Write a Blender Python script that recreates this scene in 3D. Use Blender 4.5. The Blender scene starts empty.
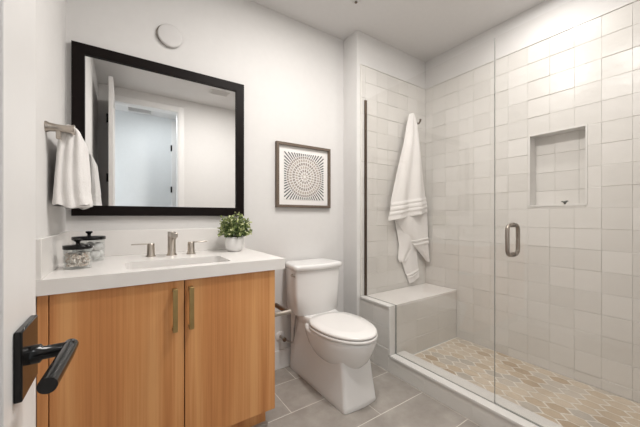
import bpy, bmesh, math, random
from mathutils import Vector, Matrix
random.seed(7)
C = bpy.context.scene.collection
SC = bpy.context.scene
PI = math.pi

# ------------------------------------------------------------------ camera
YAW = 0.5922
cam = bpy.data.cameras.new('camera')
cam.lens = 16.364; cam.sensor_width = 36; cam.shift_y = 0.0047; cam.clip_start = 0.02
camo = bpy.data.objects.new('camera', cam); C.objects.link(camo)
camo.location = (0, 0, 1.11); camo.rotation_euler = (PI/2, 0, -YAW)
SC.camera = camo

# ------------------------------------------------------------------ world, exposure
w = bpy.data.worlds.new('world'); SC.world = w; w.use_nodes = True
w.node_tree.nodes['Background'].inputs[0].default_value = (0.75, 0.82, 0.9, 1)
w.node_tree.nodes['Background'].inputs[1].default_value = 0.5
vs = SC.view_settings
vs.view_transform = 'Standard'; vs.look = 'None'; vs.gamma = 1; vs.exposure = 0.10
vs.use_curve_mapping = False

# lamp powers (watts) and colours
P_ROOM, P_SHOWER, P_HALL = 15.3, 6.4, 27.0
WARM = (1.0, 0.963, 0.922); NEUTRAL = (1.0, 0.972, 0.945); COOL = (0.94, 0.98, 1.0)

def area_light(name, loc, size, power, col, rot=(0, 0, 0), spread=PI, size_y=None):
    l = bpy.data.lights.new(name, 'AREA')
    l.shape = 'RECTANGLE' if size_y else 'DISK'
    l.size = size
    if size_y: l.size_y = size_y
    l.energy = power; l.color = col; l.spread = spread
    o = bpy.data.objects.new(name, l); C.objects.link(o)
    o.location = loc; o.rotation_euler = rot
    return o

# recessed ceiling downlights of the bathroom and the shower
area_light('room_downlight', (0.85, 0.60, 2.585), 0.15, P_ROOM, WARM)
area_light('room_downlight', (0.95, 1.05, 2.585), 0.15, P_ROOM, WARM)
area_light('shower_downlight', (2.00, 0.74, 2.585), 0.14, P_SHOWER, NEUTRAL)
# added hall lights: daylight panel on a windowless end wall, and an unseen downlight
area_light('hall_daylight_fill', (-1.15, -0.72, 1.35), 0.6, P_HALL, COOL, (0, -PI/2, 0), PI, 1.6)
area_light('hall_ceiling_fill', (0.40, -0.48, 2.585), 0.15, P_HALL*0.25, COOL)

# ------------------------------------------------------------------ dimensions
LX, RX = -0.245, 2.4124          # left wall, shower tile wall
BY, EY, FY = 1.933, 1.763, -0.23  # back wall, shower end wall, wall with the entrance door
CZ = 2.60                        # ceiling
TZ = 2.332                       # top of tile
CX = 1.563                       # outer face of kerb / bench
BEY = 1.439                      # bench front
SZ = 0.058                       # shower floor
BZ = 0.472                       # bench top
KZ = 0.124                       # kerb top
GX = 1.614                       # glass plane

# ------------------------------------------------------------------ materials
def nt(name):
    m = bpy.data.materials.new(name); m.use_nodes = True
    t = m.node_tree; return m, t, t.nodes['Principled BSDF']
def N(t, kind, **kw):
    n = t.nodes.new(kind)
    for k, v in kw.items():
        if k in n.inputs: n.inputs[k].default_value = v
        else: setattr(n, k, v)
    return n
def ramp(t, fac, cols):
    r = t.nodes.new('ShaderNodeValToRGB'); el = r.color_ramp.elements
    while len(el) < len(cols): el.new(0.5)
    for e, (p, c) in zip(el, cols): e.position = p; e.color = (*c, 1)
    t.links.new(fac, r.inputs[0]); return r.outputs[0]
def coords(t, scale=(1, 1, 1), kind='Object'):
    tc = t.nodes.new('ShaderNodeTexCoord'); mp = t.nodes.new('ShaderNodeMapping')
    mp.inputs['Scale'].default_value = scale
    t.links.new(tc.outputs[kind], mp.inputs[0]); return mp.outputs[0]
def noise(t, vec, scale, detail=3, rough=0.5):
    n = N(t, 'ShaderNodeTexNoise', Scale=scale, Detail=detail, Roughness=rough)
    t.links.new(vec, n.inputs['Vector']); return n.outputs[0]
def bump(t, b, h, strength, dist=0.002):
    n = N(t, 'ShaderNodeBump', Strength=strength, Distance=dist)
    t.links.new(h, n.inputs['Height']); t.links.new(n.outputs[0], b.inputs['Normal'])
def plain(name, col, rough=0.5, metal=0.0, var=0.04, nscale=30, bmp=0.0, spec=None, aniso=None):
    """colour with a little procedural variation and optional fine bump"""
    m, t, b = nt(name)
    v = coords(t)
    f = noise(t, v, nscale)
    c = ramp(t, f, [(0.3, tuple(x*(1-var) for x in col)), (0.7, tuple(min(1, x*(1+var)) for x in col))])
    t.links.new(c, b.inputs['Base Color'])
    b.inputs['Roughness'].default_value = rough; b.inputs['Metallic'].default_value = metal
    if spec is not None: b.inputs['Specular IOR Level'].default_value = spec
    if bmp: bump(t, b, noise(t, v, nscale*8), bmp)
    return m
def attr_mat(name, stops, rough, nscale=10, namt=0.25, bmp=0.0, bscale=25, stretch=(1, 1, 1)):
    """per-tile 'shade' attribute mixed with noise drives a colour ramp"""
    m, t, b = nt(name)
    a = N(t, 'ShaderNodeAttribute', attribute_name='shade')
    v = coords(t, stretch); f = noise(t, v, nscale, 5, 0.6)
    s = N(t, 'ShaderNodeMath', operation='MULTIPLY_ADD'); s.inputs[1].default_value = namt*2
    s.inputs[2].default_value = -namt
    t.links.new(f, s.inputs[0])
    ad = N(t, 'ShaderNodeMath', operation='ADD'); ad.use_clamp = True
    t.links.new(a.outputs['Fac'], ad.inputs[0]); t.links.new(s.outputs[0], ad.inputs[1])
    t.links.new(ramp(t, ad.outputs[0], stops), b.inputs['Base Color'])
    b.inputs['Roughness'].default_value = rough
    if bmp: bump(t, b, noise(t, v, bscale, 2), bmp, 0.004)
    return m
def wood(name, dark, mid, light, axis='z'):
    m, t, b = nt(name)
    v1 = coords(t, (1, 1, 0.05)); v2 = coords(t, (1, 1, 0.012))
    bands = noise(t, v1, 16, 2, 0.5)
    grain = noise(t, v2, 150, 4, 0.6)
    mx = N(t, 'ShaderNodeMath', operation='MULTIPLY_ADD'); mx.inputs[1].default_value = 0.32
    t.links.new(grain, mx.inputs[0])
    sc = N(t, 'ShaderNodeMath', operation='MULTIPLY'); sc.inputs[1].default_value = 0.68
    t.links.new(bands, sc.inputs[0]); t.links.new(sc.outputs[0], mx.inputs[2])
    t.links.new(ramp(t, mx.outputs[0], [(0.36, dark), (0.5, mid), (0.64, light)]), b.inputs['Base Color'])
    b.inputs['Roughness'].default_value = 0.45
    bump(t, b, grain, 0.08, 0.001)
    return m
def thin_glass(name, tint, reflect=1.0, f0=0.03):
    """sheet glass: see-through with a fresnel reflection"""
    m = bpy.data.materials.new(name); m.use_nodes = True; t = m.node_tree
    for n in list(t.nodes):
        if n.type == 'BSDF_PRINCIPLED': t.nodes.remove(n)
    out = [n for n in t.nodes if n.type == 'OUTPUT_MATERIAL'][0]
    tr = N(t, 'ShaderNodeBsdfTransparent'); tr.inputs[0].default_value = (*tint, 1)
    gl = N(t, 'ShaderNodeBsdfGlossy'); gl.inputs['Roughness'].default_value = 0.0
    gl.inputs[0].default_value = (reflect, reflect, reflect, 1)
    lw = N(t, 'ShaderNodeLayerWeight', Blend=0.5); pw = N(t, 'ShaderNodeMath', operation='POWER'); pw.inputs[1].default_value = 5
    t.links.new(lw.outputs['Facing'], pw.inputs[0])
    fr = N(t, 'ShaderNodeMath', operation='MULTIPLY_ADD'); fr.inputs[1].default_value = 0.7; fr.inputs[2].default_value = f0
    t.links.new(pw.outputs[0], fr.inputs[0]); mx = t.nodes.new('ShaderNodeMixShader')
    t.links.new(fr.outputs[0], mx.inputs[0]); t.links.new(tr.outputs[0], mx.inputs[1]); t.links.new(gl.outputs[0], mx.inputs[2])
    t.links.new(mx.outputs[0], out.inputs[0])
    return m
def mirror_mat():
    m, t, b = nt('mirror_silver')
    f = noise(t, coords(t), 3)
    t.links.new(ramp(t, f, [(0, (0.86, 0.87, 0.87)), (1, (0.88, 0.88, 0.88))]), b.inputs['Base Color'])
    b.inputs['Metallic'].default_value = 1; b.inputs['Roughness'].default_value = 0.0
    return m
def terry(name, col):
    m, t, b = nt(name); v = coords(t)
    f = noise(t, v, 260, 2); g = noise(t, v, 12)
    t.links.new(ramp(t, g, [(0.3, tuple(x*0.95 for x in col)), (0.7, col)]), b.inputs['Base Color'])
    b.inputs['Roughness'].default_value = 0.95; b.inputs['Sheen Weight'].default_value = 0.3
    bump(t, b, f, 0.7, 0.004)
    return m

M = {}
M['wall'] = plain('wall_paint', (0.69, 0.677, 0.664), 0.85, var=0.01, bmp=0.04)
M['ceil'] = plain('ceiling_paint', (0.69, 0.675, 0.665), 0.9, var=0.01, bmp=0.04)
M['trim'] = plain('white_trim_paint', (0.74, 0.73, 0.72), 0.45, var=0.01)
M['doorp'] = plain('door_paint', (0.74, 0.725, 0.71), 0.4, var=0.01)
M['zellige'] = attr_mat('handmade_wall_tile', [(0, (0.635, 0.615, 0.583)), (0.5, (0.67, 0.65, 0.617)), (1, (0.705, 0.685, 0.655))], 0.27, 9, 0.22, 0.4, 9, (1, 1, 2.6))
M['grout'] = plain('tile_grout', (0.69, 0.665, 0.63), 0.9, var=0.02)
M['edge'] = plain('tile_edge_trim', (0.68, 0.665, 0.64), 0.4, var=0.02)
M['ftile'] = attr_mat('grey_floor_tile', [(0, (0.24, 0.215, 0.19)), (0.5, (0.335, 0.305, 0.275)), (1, (0.46, 0.425, 0.39))], 0.5, 6, 0.8, 0.1, 20)
M['fgrout'] = plain('floor_grout', (0.64, 0.60, 0.55), 0.9, var=0.05)
M['hex'] = attr_mat('picket_floor_tile', [(0, (0.43, 0.33, 0.23)), (0.3, (0.53, 0.435, 0.325)), (0.6, (0.60, 0.515, 0.41)), (0.8, (0.55, 0.495, 0.425)), (1, (0.47, 0.43, 0.375))], 0.55, 20, 0.15)
M['hgrout'] = plain('picket_grout', (0.80, 0.76, 0.69), 0.9, var=0.03)
M['quartz'] = plain('white_quartz', (0.80, 0.775, 0.75), 0.25, var=0.02, nscale=8)
M['wood'] = wood('vertical_oak_veneer', (0.49, 0.19, 0.060), (0.62, 0.275, 0.095), (0.72, 0.365, 0.145))
M['gap'] = plain('gap_shade', (0.10, 0.035, 0.012), 0.8, var=0.05)  # wood brown darkened to stand for the shade between the doors
M['brass'] = plain('aged_brass', (0.42, 0.30, 0.13), 0.38, 0.9, var=0.06)
M['nickel'] = plain('brushed_nickel', (0.48, 0.43, 0.38), 0.3, 1.0, var=0.04)
M['chrome'] = plain('chrome', (0.8, 0.79, 0.78), 0.12, 1.0, var=0.02)
M['bronze'] = plain('dark_bronze', (0.16, 0.12, 0.09), 0.35, 0.9, var=0.05)
M['black'] = plain('satin_black', (0.006, 0.0055, 0.0055), 0.2, 0.0, var=0.1, spec=0.3)
M['frameb'] = plain('espresso_frame', (0.006, 0.0035, 0.003), 0.5, var=0.2, spec=0.12)
M['mirror'] = mirror_mat()
M['porc'] = plain('white_porcelain', (0.80, 0.79, 0.78), 0.12, var=0.01, nscale=5)
M['seat'] = plain('white_seat_plastic', (0.82, 0.80, 0.78), 0.25, var=0.01, nscale=5)
M['glass'] = thin_glass('shower_glass', (0.978, 0.975, 0.970))
M['jar'] = thin_glass('jar_glass', (0.96, 0.97, 0.97))
M['terry'] = terry('white_terry', (0.87, 0.845, 0.825))
M['artframe'] = plain('walnut_frame', (0.13, 0.095, 0.07), 0.5, var=0.12, nscale=60)
M['mat'] = plain('art_mat', (0.80, 0.78, 0.76), 0.8, var=0.01)
M['paper'] = plain('art_paper', (0.76, 0.74, 0.72), 0.9, var=0.02)
M['ink'] = plain('slate_strokes', (0.07, 0.075, 0.08), 0.8, var=0.1)
M['inkm'] = plain('taupe_strokes', (0.30, 0.26, 0.235), 0.8, var=0.1)
M['inkl'] = plain('sand_strokes', (0.42, 0.37, 0.33), 0.8, var=0.1)
M['pot'] = plain('white_ceramic', (0.80, 0.79, 0.78), 0.35, var=0.01)
M['soil'] = plain('soil', (0.05, 0.035, 0.02), 0.95, var=0.3, nscale=120)
def leaf_mat():
    m, t, b = nt('small_leaf')
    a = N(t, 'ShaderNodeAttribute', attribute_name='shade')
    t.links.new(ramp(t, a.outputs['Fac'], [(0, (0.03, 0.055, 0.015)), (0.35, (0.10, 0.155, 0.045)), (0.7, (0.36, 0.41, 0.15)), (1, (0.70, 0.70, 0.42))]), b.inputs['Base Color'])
    b.inputs['Roughness'].default_value = 0.5
    return m
M['leaf'] = leaf_mat()
M['stem'] = plain('stem_green', (0.10, 0.13, 0.05), 0.7, var=0.2)
M['sprig'] = plain('dark_sprig', (0.045, 0.055, 0.04), 0.35, var=0.4, nscale=90)
M['cotton'] = plain('cotton', (0.86, 0.84, 0.82), 0.95, var=0.02, bmp=0.5)
M['shell'] = attr_mat('shell_pieces', [(0, (0.66, 0.50, 0.40)), (0.3, (0.84, 0.75, 0.67)), (1, (0.90, 0.87, 0.83))], 0.6, 60, 0.1)
M['white_pl'] = plain('white_plastic', (0.66, 0.64, 0.62), 0.5, var=0.01)
M['plate'] = plain('painted_plate', (0.62, 0.605, 0.595), 0.6, var=0.01)
M['nickeld'] = plain('satin_nickel_dark', (0.34, 0.30, 0.265), 0.28, 1.0, var=0.05)
M['rubber'] = plain('grey_braided_hose', (0.36, 0.34, 0.33), 0.4, 0.6, var=0.2, nscale=300)
M['vent'] = plain('vent_shadow', (0.05, 0.05, 0.05), 0.8, var=0.1)
M['hallwall'] = plain('hall_paint', (0.70, 0.72, 0.73), 0.85, var=0.01)
M['lens'] = plain('lamp_lens', (0.9, 0.88, 0.84), 0.4, var=0.01)

# ------------------------------------------------------------------ mesh builder
class MB:
    def __init__(s):
        s.bm = bmesh.new(); s.mats = []; s.shade = s.bm.faces.layers.float.new('shade')
    def mi(s, m):
        if m not in s.mats: s.mats.append(m)
        return s.mats.index(m)
    def face(s, vs, m, sh=0.5, smooth=False):
        try: f = s.bm.faces.new(vs)
        except ValueError: return None
        f.material_index = s.mi(m); f[s.shade] = sh; f.smooth = smooth; return f
    def poly(s, pts, m, sh=0.5):
        return s.face([s.bm.verts.new(p) for p in pts], m, sh)
    def box(s, x0, x1, y0, y1, z0, z1, m, bev=0.0, seg=2, sh=0.5):
        v = [s.bm.verts.new((x, y, z)) for z in (z0, z1) for y in (y0, y1) for x in (x0, x1)]
        fs = [s.face([v[i] for i in q], m, sh) for q in ((0, 2, 3, 1), (4, 5, 7, 6), (0, 1, 5, 4), (2, 6, 7, 3), (0, 4, 6, 2), (1, 3, 7, 5))]
        if bev:
            es = list({e for f in fs for e in f.edges})
            r = bmesh.ops.bevel(s.bm, geom=es, offset=bev, segments=seg, affect='EDGES', profile=0.5)
            for f in r['faces']: f.material_index = s.mi(m); f.smooth = True; f[s.shade] = sh
        return s
    def rings(s, rings, m, cap0=True, cap1=True, smooth=True, closed=True, sh=0.5):
        vr = [[s.bm.verts.new(p) for p in r] for r in rings]
        n = len(vr[0])
        for a, b in zip(vr, vr[1:]):
            for i in range(n if closed else n-1):
                j = (i+1) % n
                s.face([a[i], a[j], b[j], b[i]], m, sh, smooth)
        for on, ring in ((cap0, list(reversed(vr[0]))), (cap1, vr[-1])):
            if on:
                f = s.face(ring, m, sh)
                if f:
                    for e in f.edges: e.smooth = False
        return s
    def lathe(s, prof, c, m, n=32, axis='z', sh=0.5, cap0=True, cap1=True, smooth=True):
        R = []
        for r, h in prof:
            ring = []
            for i in range(n):
                a = 2*PI*i/n
                p = (r*math.cos(a), r*math.sin(a), h)
                if axis == 'x': p = (p[2], p[0], p[1])
                elif axis == 'y': p = (p[0], p[2], -p[1])
                ring.append((c[0]+p[0], c[1]+p[1], c[2]+p[2]))
            R.append(ring)
        return s.rings(R, m, cap0, cap1, smooth, sh=sh)
    def tube(s, path, r, m, n=12, sh=0.5):
        P = [Vector(p) for p in path]
        if not isinstance(r, (list, tuple)): r = [r]*len(P)
        R = []; up = None
        for i, p in enumerate(P):
            d = (P[min(i+1, len(P)-1)] - P[max(i-1, 0)]).normalized()
            if up is None: up = Vector((0, 0, 1)) if abs(d.z) < 0.9 else Vector((1, 0, 0))
            a = d.cross(up).normalized(); b = a.cross(d).normalized(); up = b
            R.append([tuple(p + (a*math.cos(2*PI*k/n) + b*math.sin(2*PI*k/n))*r[i]) for k in range(n)])
        return s.rings(R, m, sh=sh)
    def build(s, name, parent=None, kind=None, origin=None, solid=None, subsurf=0, recalc=True):
        bm = s.bm
        if recalc: bmesh.ops.recalc_face_normals(bm, faces=bm.faces[:])
        co = [v.co for v in bm.verts]
        if origin is None:
            lo = [min(c[i] for c in co) for i in range(3)]; hi = [max(c[i] for c in co) for i in range(3)]
            origin = Vector(((lo[0]+hi[0])/2, (lo[1]+hi[1])/2, lo[2]))
        origin = Vector(origin)
        bmesh.ops.translate(bm, verts=bm.verts[:], vec=-origin)
        me = bpy.data.meshes.new(name); bm.to_mesh(me); bm.free()
        for m in s.mats: me.materials.append(m)
        o = bpy.data.objects.new(name, me); C.objects.link(o)
        pw = Vector((0, 0, 0)); p = parent
        while p is not None: pw += p.location; p = p.parent
        o.location = origin - pw
        if parent is not None: o.parent = parent
        if kind: o['kind'] = kind
        if solid:
            md = o.modifiers.new('thick', 'SOLIDIFY'); md.thickness = solid; md.offset = 0
        if subsurf:
            md = o.modifiers.new('sub', 'SUBSURF'); md.levels = subsurf; md.render_levels = subsurf
        return o
def thing(name, label, cat, loc, group=None):
    o = bpy.data.objects.new(name, None); C.objects.link(o); o.location = loc
    o.empty_display_size = 0.05
    return tag(o, label, cat, group)
def tag(o, label, cat, group=None):
    o['label'] = label; o['category'] = cat
    if group: o['group'] = group
    return o
def struct(name, mb, parent=None, **kw): return mb.build(name, parent, kind='structure', **kw)
def boxobj(name, b, m, parent=None, bev=0.0, kind=None):
    mb = MB(); mb.box(*b, m, bev); return mb.build(name, parent, kind)

# ------------------------------------------------------------------ tiled surfaces
def tiles(mb, O, U, V, Nn, u0, u1, v0, v1, du, dv, m, gap=0.0006, th=0.0035, jit=0.0017, inset=0.002,
          holes=(), ustart=None, vstart=None, row_shift=0.0, ugap=0.25, shade=lambda: random.uniform(0.1, 0.9)):
    """individual slightly uneven tiles standing proud of their bed; holes are (u0,u1,v0,v1)"""
    O, U, V, Nn = Vector(O), Vector(U), Vector(V), Vector(Nn)
    us = u0 if ustart is None else ustart; vs_ = v0 if vstart is None else vstart
    j0 = int(math.floor((v0-vs_)/dv))-1
    for j in range(j0, j0 + int((v1-v0)/dv)+4):
        i0 = int(math.floor((u0-us)/du))-2
        off = us + row_shift*j
        i0 = int(math.floor((u0-off)/du))-1
        for i in range(i0, i0 + int((u1-u0)/du)+4):
            a, b = off+i*du, off+(i+1)*du; c, d = vs_+j*dv, vs_+(j+1)*dv
            a, b, c, d = max(a, u0), min(b, u1), max(c, v0), min(d, v1)
            if b-a < 0.008 or d-c < 0.008: continue
            rects = [(a, b, c, d)]
            for (h0, h1, k0, k1) in holes:
                nr = []
                for (a, b, c, d) in rects:
                    if b <= h0 or a >= h1 or d <= k0 or c >= k1: nr.append((a, b, c, d)); continue
                    if a < h0: nr.append((a, h0, c, d))
                    if b > h1: nr.append((h1, b, c, d))
                    aa, bb = max(a, h0), min(b, h1)
                    if c < k0: nr.append((aa, bb, c, k0))
                    if d > k1: nr.append((aa, bb, k1, d))
                rects = nr
            sh = shade()
            jb, jt = random.uniform(-jit, jit), random.uniform(-jit, jit); jc = [random.uniform(-jit, jit)*0.35 for _ in range(4)]
            jc = [jc[0]+jb, jc[1]+jb, jc[2]+jt, jc[3]+jt]
            for (a, b, c, d) in rects:
                if b-a < 0.006 or d-c < 0.006: continue
                g = gap/2; gu = g*ugap; e = min(inset, (b-a)/4, (d-c)/4); eu = e*0.4
                base = [O+U*x+V*y for x, y in ((a+gu, c+g), (b-gu, c+g), (b-gu, d-g), (a+gu, d-g))]
                mid = [p + Nn*(th*0.7 + min(0, min(jc))) for p in base]
                top = [O+U*x+V*y+Nn*(th+jc[q]) for q, (x, y) in enumerate(((a+gu+eu, c+g+e), (b-gu-eu, c+g+e), (b-gu-eu, d-g-e), (a+gu+eu, d-g-e)))]
                bv, mv, tv = ([mb.bm.verts.new(p) for p in q] for q in (base, mid, top))
                mb.face(tv, m, sh)
                for k in range(4):
                    l = (k+1) % 4
                    mb.face([bv[k], bv[l], mv[l], mv[k]], m, sh)
                    mb.face([mv[k], mv[l], tv[l], tv[k]], m, sh)

Z3 = (0, 0, 1)
# floor: grey rectangular tiles laid in a one-third running bond
mb = MB(); mb.box(LX-0.1, CX+0.1, FY-0.12, BY+0.1, -0.12, -0.0015, M['fgrout'])
tiles(mb, (0, 0, -0.004), (1, 0, 0), (0, 1, 0), Z3, LX, CX, FY-0.12, BY, 0.60, 0.292, M['ftile'], gap=0.005, th=0.004, jit=0.0001, ugap=1.0,
      inset=0.0012, ustart=0.785, vstart=1.456, row_shift=0.19, shade=lambda: random.uniform(0.4, 0.6))
struct('floor', mb)
# ceiling
boxobj('ceiling', (LX-0.1, RX+0.2, FY-0.12, BY+0.1, CZ, CZ+0.1), M['ceil'], kind='structure')
# plain walls
boxobj('wall_left', (LX-0.1, LX, FY-0.12, BY+0.1, 0, CZ), M['wall'], kind='structure')
boxobj('wall_back', (LX, RX+0.2, BY, BY+0.1, 0, CZ), M['wall'], kind='structure')
mb = MB()
mb.box(LX, -0.125, FY-0.12, FY, 0, CZ, M['wall']); mb.box(0.575, RX+0.2, FY-0.12, FY, 0, CZ, M['wall'])
mb.box(-0.125, 0.575, FY-0.12, FY, 2.445, CZ, M['wall'])
struct('wall_front', mb)
# jamb and casing of the entrance
mb = MB()
mb.box(-0.137, -0.125, FY-0.13, FY+0.006, 0, 2.445, M['trim']); mb.box(0.563, 0.575, FY-0.125, FY+0.004, 0, 2.445, M['trim'])
mb.box(-0.125, 0.563, FY-0.125, FY+0.004, 2.433, 2.445, M['trim'])
mb.box(0.575, 0.635, FY, FY+0.012, 0, 2.50, M['trim'], 0.003); mb.box(-0.137, 0.575, FY, FY+0.012, 2.445, 2.50, M['trim'], 0.003)
struct('trim_1', mb)

# shower end wall: a shallow pier between the room and the tiled corner
mb = MB()
mb.box(1.540, RX+0.1, EY, BY, 0, CZ, M['wall'])
mb.box(1.578, RX, EY-0.004, EY, SZ, TZ, M['grout'])
tiles(mb, (0, EY-0.004, 0), (1, 0, 0), Z3, (0, -1, 0), 1.582, RX-0.006, SZ, TZ, 0.13, 0.13, M['zellige'], ustart=RX-0.006-0.13*8, vstart=TZ-0.13*20)
mb.box(1.574, 1.582, EY-0.009, EY, BZ, TZ+0.006, M['grout']); mb.box(1.582, RX-0.004, EY-0.011, EY, TZ, TZ+0.006, M['edge'])
struct('wall_end', mb)

# shower long wall with recessed niche
ny0, ny1, nz0, nz1, nd = 0.585, 0.889, 1.190, 1.682, 0.09
mb = MB()
mb.box(RX+0.1, RX+0.2, FY, BY, 0, CZ, M['wall'])
for b in ((RX, RX+0.1, FY, BY, TZ, CZ), ): mb.box(*b, M['wall'])
for b in ((RX, RX+0.1, FY, ny0, 0, TZ), (RX, RX+0.1, ny1, BY, 0, TZ), (RX, RX+0.1, ny0, ny1, 0, nz0), (RX, RX+0.1, ny0, ny1, nz1, TZ)):
    mb.box(*b, M['grout'])
tiles(mb, (RX, 0, 0), (0, 1, 0), Z3, (-1, 0, 0), FY, EY-0.005, SZ, TZ, 0.13, 0.13, M['zellige'],
      holes=((ny0, ny1, nz0, nz1),), ustart=0.512, vstart=TZ-0.13*20)
# niche lining and its pale edge trim
tiles(mb, (RX+0.1-0.006, 0, 0), (0, 1, 0), Z3, (-1, 0, 0), ny0, ny1, nz0, nz1, 0.13, 0.13, M['zellige'], ustart=0.512, vstart=TZ-0.13*20, th=0.004)
mb.box(RX-0.008, RX+0.095, ny0-0.008, ny0+0.001, nz0-0.008, nz1+0.008, M['edge']); mb.box(RX-0.008, RX+0.095, ny1-0.001, ny1+0.008, nz0-0.008, nz1+0.008, M['edge'])
mb.box(RX-0.008, RX+0.095, ny0, ny1, nz0-0.010, nz0+0.001, M['edge']); mb.box(RX-0.008, RX+0.095, ny0, ny1, nz1-0.001, nz1+0.008, M['edge'])
mb.box(RX-0.008, RX, FY, EY-0.004, TZ, TZ+0.006, M['edge'])
struct('wall_right', mb)

# shower floor of long picket tiles
mb = MB(); mb.box(1.70, RX, FY, BEY+0.005, 0.0, SZ-0.0015, M['hgrout'])
L_, W_, tip = 0.130, 0.077, 0.038
pitch = L_-tip; rows = int((BEY-FY)/pitch)+3; g = 0.0036
for r in range(rows):
    yc = FY + r*pitch; xs = (W_/2 if r % 2 else 0)
    for k in range(14):
        xc = 1.705 + xs + k*W_
        hw, hl = W_/2-g, L_/2-g*1.3
        pts = [(0, -hl), (hw, -(hl-tip)), (hw, hl-tip), (0, hl), (-hw, hl-tip), (-hw, -(hl-tip))]
        P = [(min(max(xc+x, 1.702), RX-0.008), min(max(yc+y, FY), BEY-0.008)) for x, y in pts]
        area = abs(sum(P[i][0]*P[(i+1) % 6][1]-P[(i+1) % 6][0]*P[i][1] for i in range(6)))/2
        if area < 2e-4: continue
        sh = random.choice([0.1, 0.3, 0.4, 0.5, 0.55, 0.6, 0.65, 0.8, 0.95]) + random.uniform(-0.05, 0.05)
        mb.poly([(x, y, SZ) for x, y in P], M['hex'], sh)
struct('floor_shower', mb, recalc=True)

# bench and kerb
bn = thing('shower_bench', 'built-in tiled shower bench with a pale slab top, in the back corner of the shower', 'bench', (1.99, 1.6, 0))
BW = EY-0.0095
mb = MB()
mb.box(CX+0.006, 1.612, BEY+0.0, BW, 0, BZ-0.014, M['grout']); mb.box(1.612, RX-0.01, BEY+0.006, BW, SZ+0.001, BZ-0.0205, M['grout'])
tiles(mb, (CX+0.006, 0, 0), (0, 1, 0), Z3, (-1, 0, 0), BEY+0.01, BW, 0.0, BZ-0.014, 0.155, 0.148, M['zellige'], vstart=BZ-0.014-0.148*4, ustart=BEY+0.01)
tiles(mb, (0, BEY+0.006, 0), (1, 0, 0), Z3, (0, -1, 0), 1.60, RX-0.01, SZ+0.001, BZ-0.02, 0.27, 0.135, M['zellige'], vstart=BZ-0.02-0.135*4, ustart=1.60, jit=0.0006)
mb.build('base', bn)
mb = MB(); mb.box(1.609, RX-0.009, BEY+0.0015, EY-0.012, BZ-0.0195, BZ-0.001, M['quartz'], 0.0015); mb.build('seat_slab', bn)
mb = MB()
mb.box(CX-0.003, 1.608, BEY-0.003, EY-0.012, BZ-0.014, BZ, M['edge'], 0.002)
mb.box(CX-0.003, 1.600, BEY-0.004, BEY+0.009, KZ, BZ-0.014, M['edge'], 0.002)
mb.build('edge_trim', bn)
# the same tile carries on across the foot of the pier
mb = MB()
mb.box(CX+0.006, 1.573, BW, BY, 0, BZ-0.014, M['grout'])
tiles(mb, (CX+0.006, 0, 0), (0, 1, 0), Z3, (-1, 0, 0), BW, BY, 0.0, BZ-0.014, 0.155, 0.148, M['zellige'], vstart=BZ-0.014-0.148*4, ustart=BEY+0.01)
struct('trim_2', mb)
mb = MB()
mb.box(CX+0.006, 1.705, FY, BEY+0.004, 0, KZ-0.016, M['grout'])
tiles(mb, (CX+0.006, 0, 0), (0, 1, 0), Z3, (-1, 0, 0), FY, BEY+0.01, 0.0, KZ-0.016, 0.30, 0.2, M['zellige'], ustart=BEY+0.01, jit=0.0004)
mb.box(CX-0.003, 1.712, FY, BEY-0.004, KZ-0.016, KZ, M['edge'], 0.003)
struct('trim_3', mb)

# baseboard behind the toilet
boxobj('baseboard_back', (0.62, 1.54, BY-0.014, BY, 0, 0.135), M['trim'], bev=0.003, kind='structure')

# ------------------------------------------------------------------ hall beyond the entrance
hy0 = -1.12
boxobj('floor_hall', (-1.25, 1.6, hy0-0.1, FY-0.12, -0.12, 0.0), M['ftile'], kind='structure')
boxobj('ceiling_hall', (-1.25, 1.6, hy0-0.1, FY-0.12, CZ, CZ+0.1), M['ceil'], kind='structure')
boxobj('wall_hall', (-1.25, 1.6, hy0-0.1, hy0, 0, CZ), M['hallwall'], kind='structure')
boxobj('wall_hall_left', (-1.35, -1.25, hy0-0.1, FY-0.12, 0, CZ), M['hallwall'], kind='structure')
boxobj('wall_hall_right', (1.6, 1.7, hy0-0.1, FY-0.12, 0, CZ), M['hallwall'], kind='structure')
mb = MB()
mb.box(-1.25, LX, FY-0.15, FY-0.12, 0, CZ, M['hallwall'])
struct('wall_hall_front', mb)
# casing of a second doorway in the hall, with black hinges
mb = MB(); mb.box(0.60, 0.69, hy0, hy0+0.02, 0, 2.56, M['trim'], 0.003)
tr4 = struct('trim_4', mb)
for z in (1.52, 2.15):
    mb = MB(); mb.box(0.585, 0.605, hy0+0.006, hy0+0.03, z-0.045, z+0.045, M['black'], 0.002); h = mb.build('hinge', tr4)
# return grille in the hall ceiling
t = thing('ceiling_grille', 'wide white return air grille on the hall ceiling, seen through the doorway in the mirror', 'vent', (0.18, -0.90, CZ))
mb = MB()
for b in ((0.02, 0.34, -0.80, -0.775), (0.02, 0.34, -1.03, -1.005), (0.02, 0.045, -1.005, -0.80), (0.315, 0.34, -1.005, -0.80)):
    mb.box(*b, CZ-0.012, CZ, M['white_pl'], 0.002)
mb.build('frame', t)
mb = MB(); mb.box(0.045, 0.315, -1.005, -0.80, CZ-0.002, CZ, M['vent'])
for k in range(9): mb.box(0.045, 0.315, -1.0+k*0.0225, -0.9965+k*0.0225, CZ-0.009, CZ-0.002, M['white_pl'])
mb.build('louvre', t)

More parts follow.
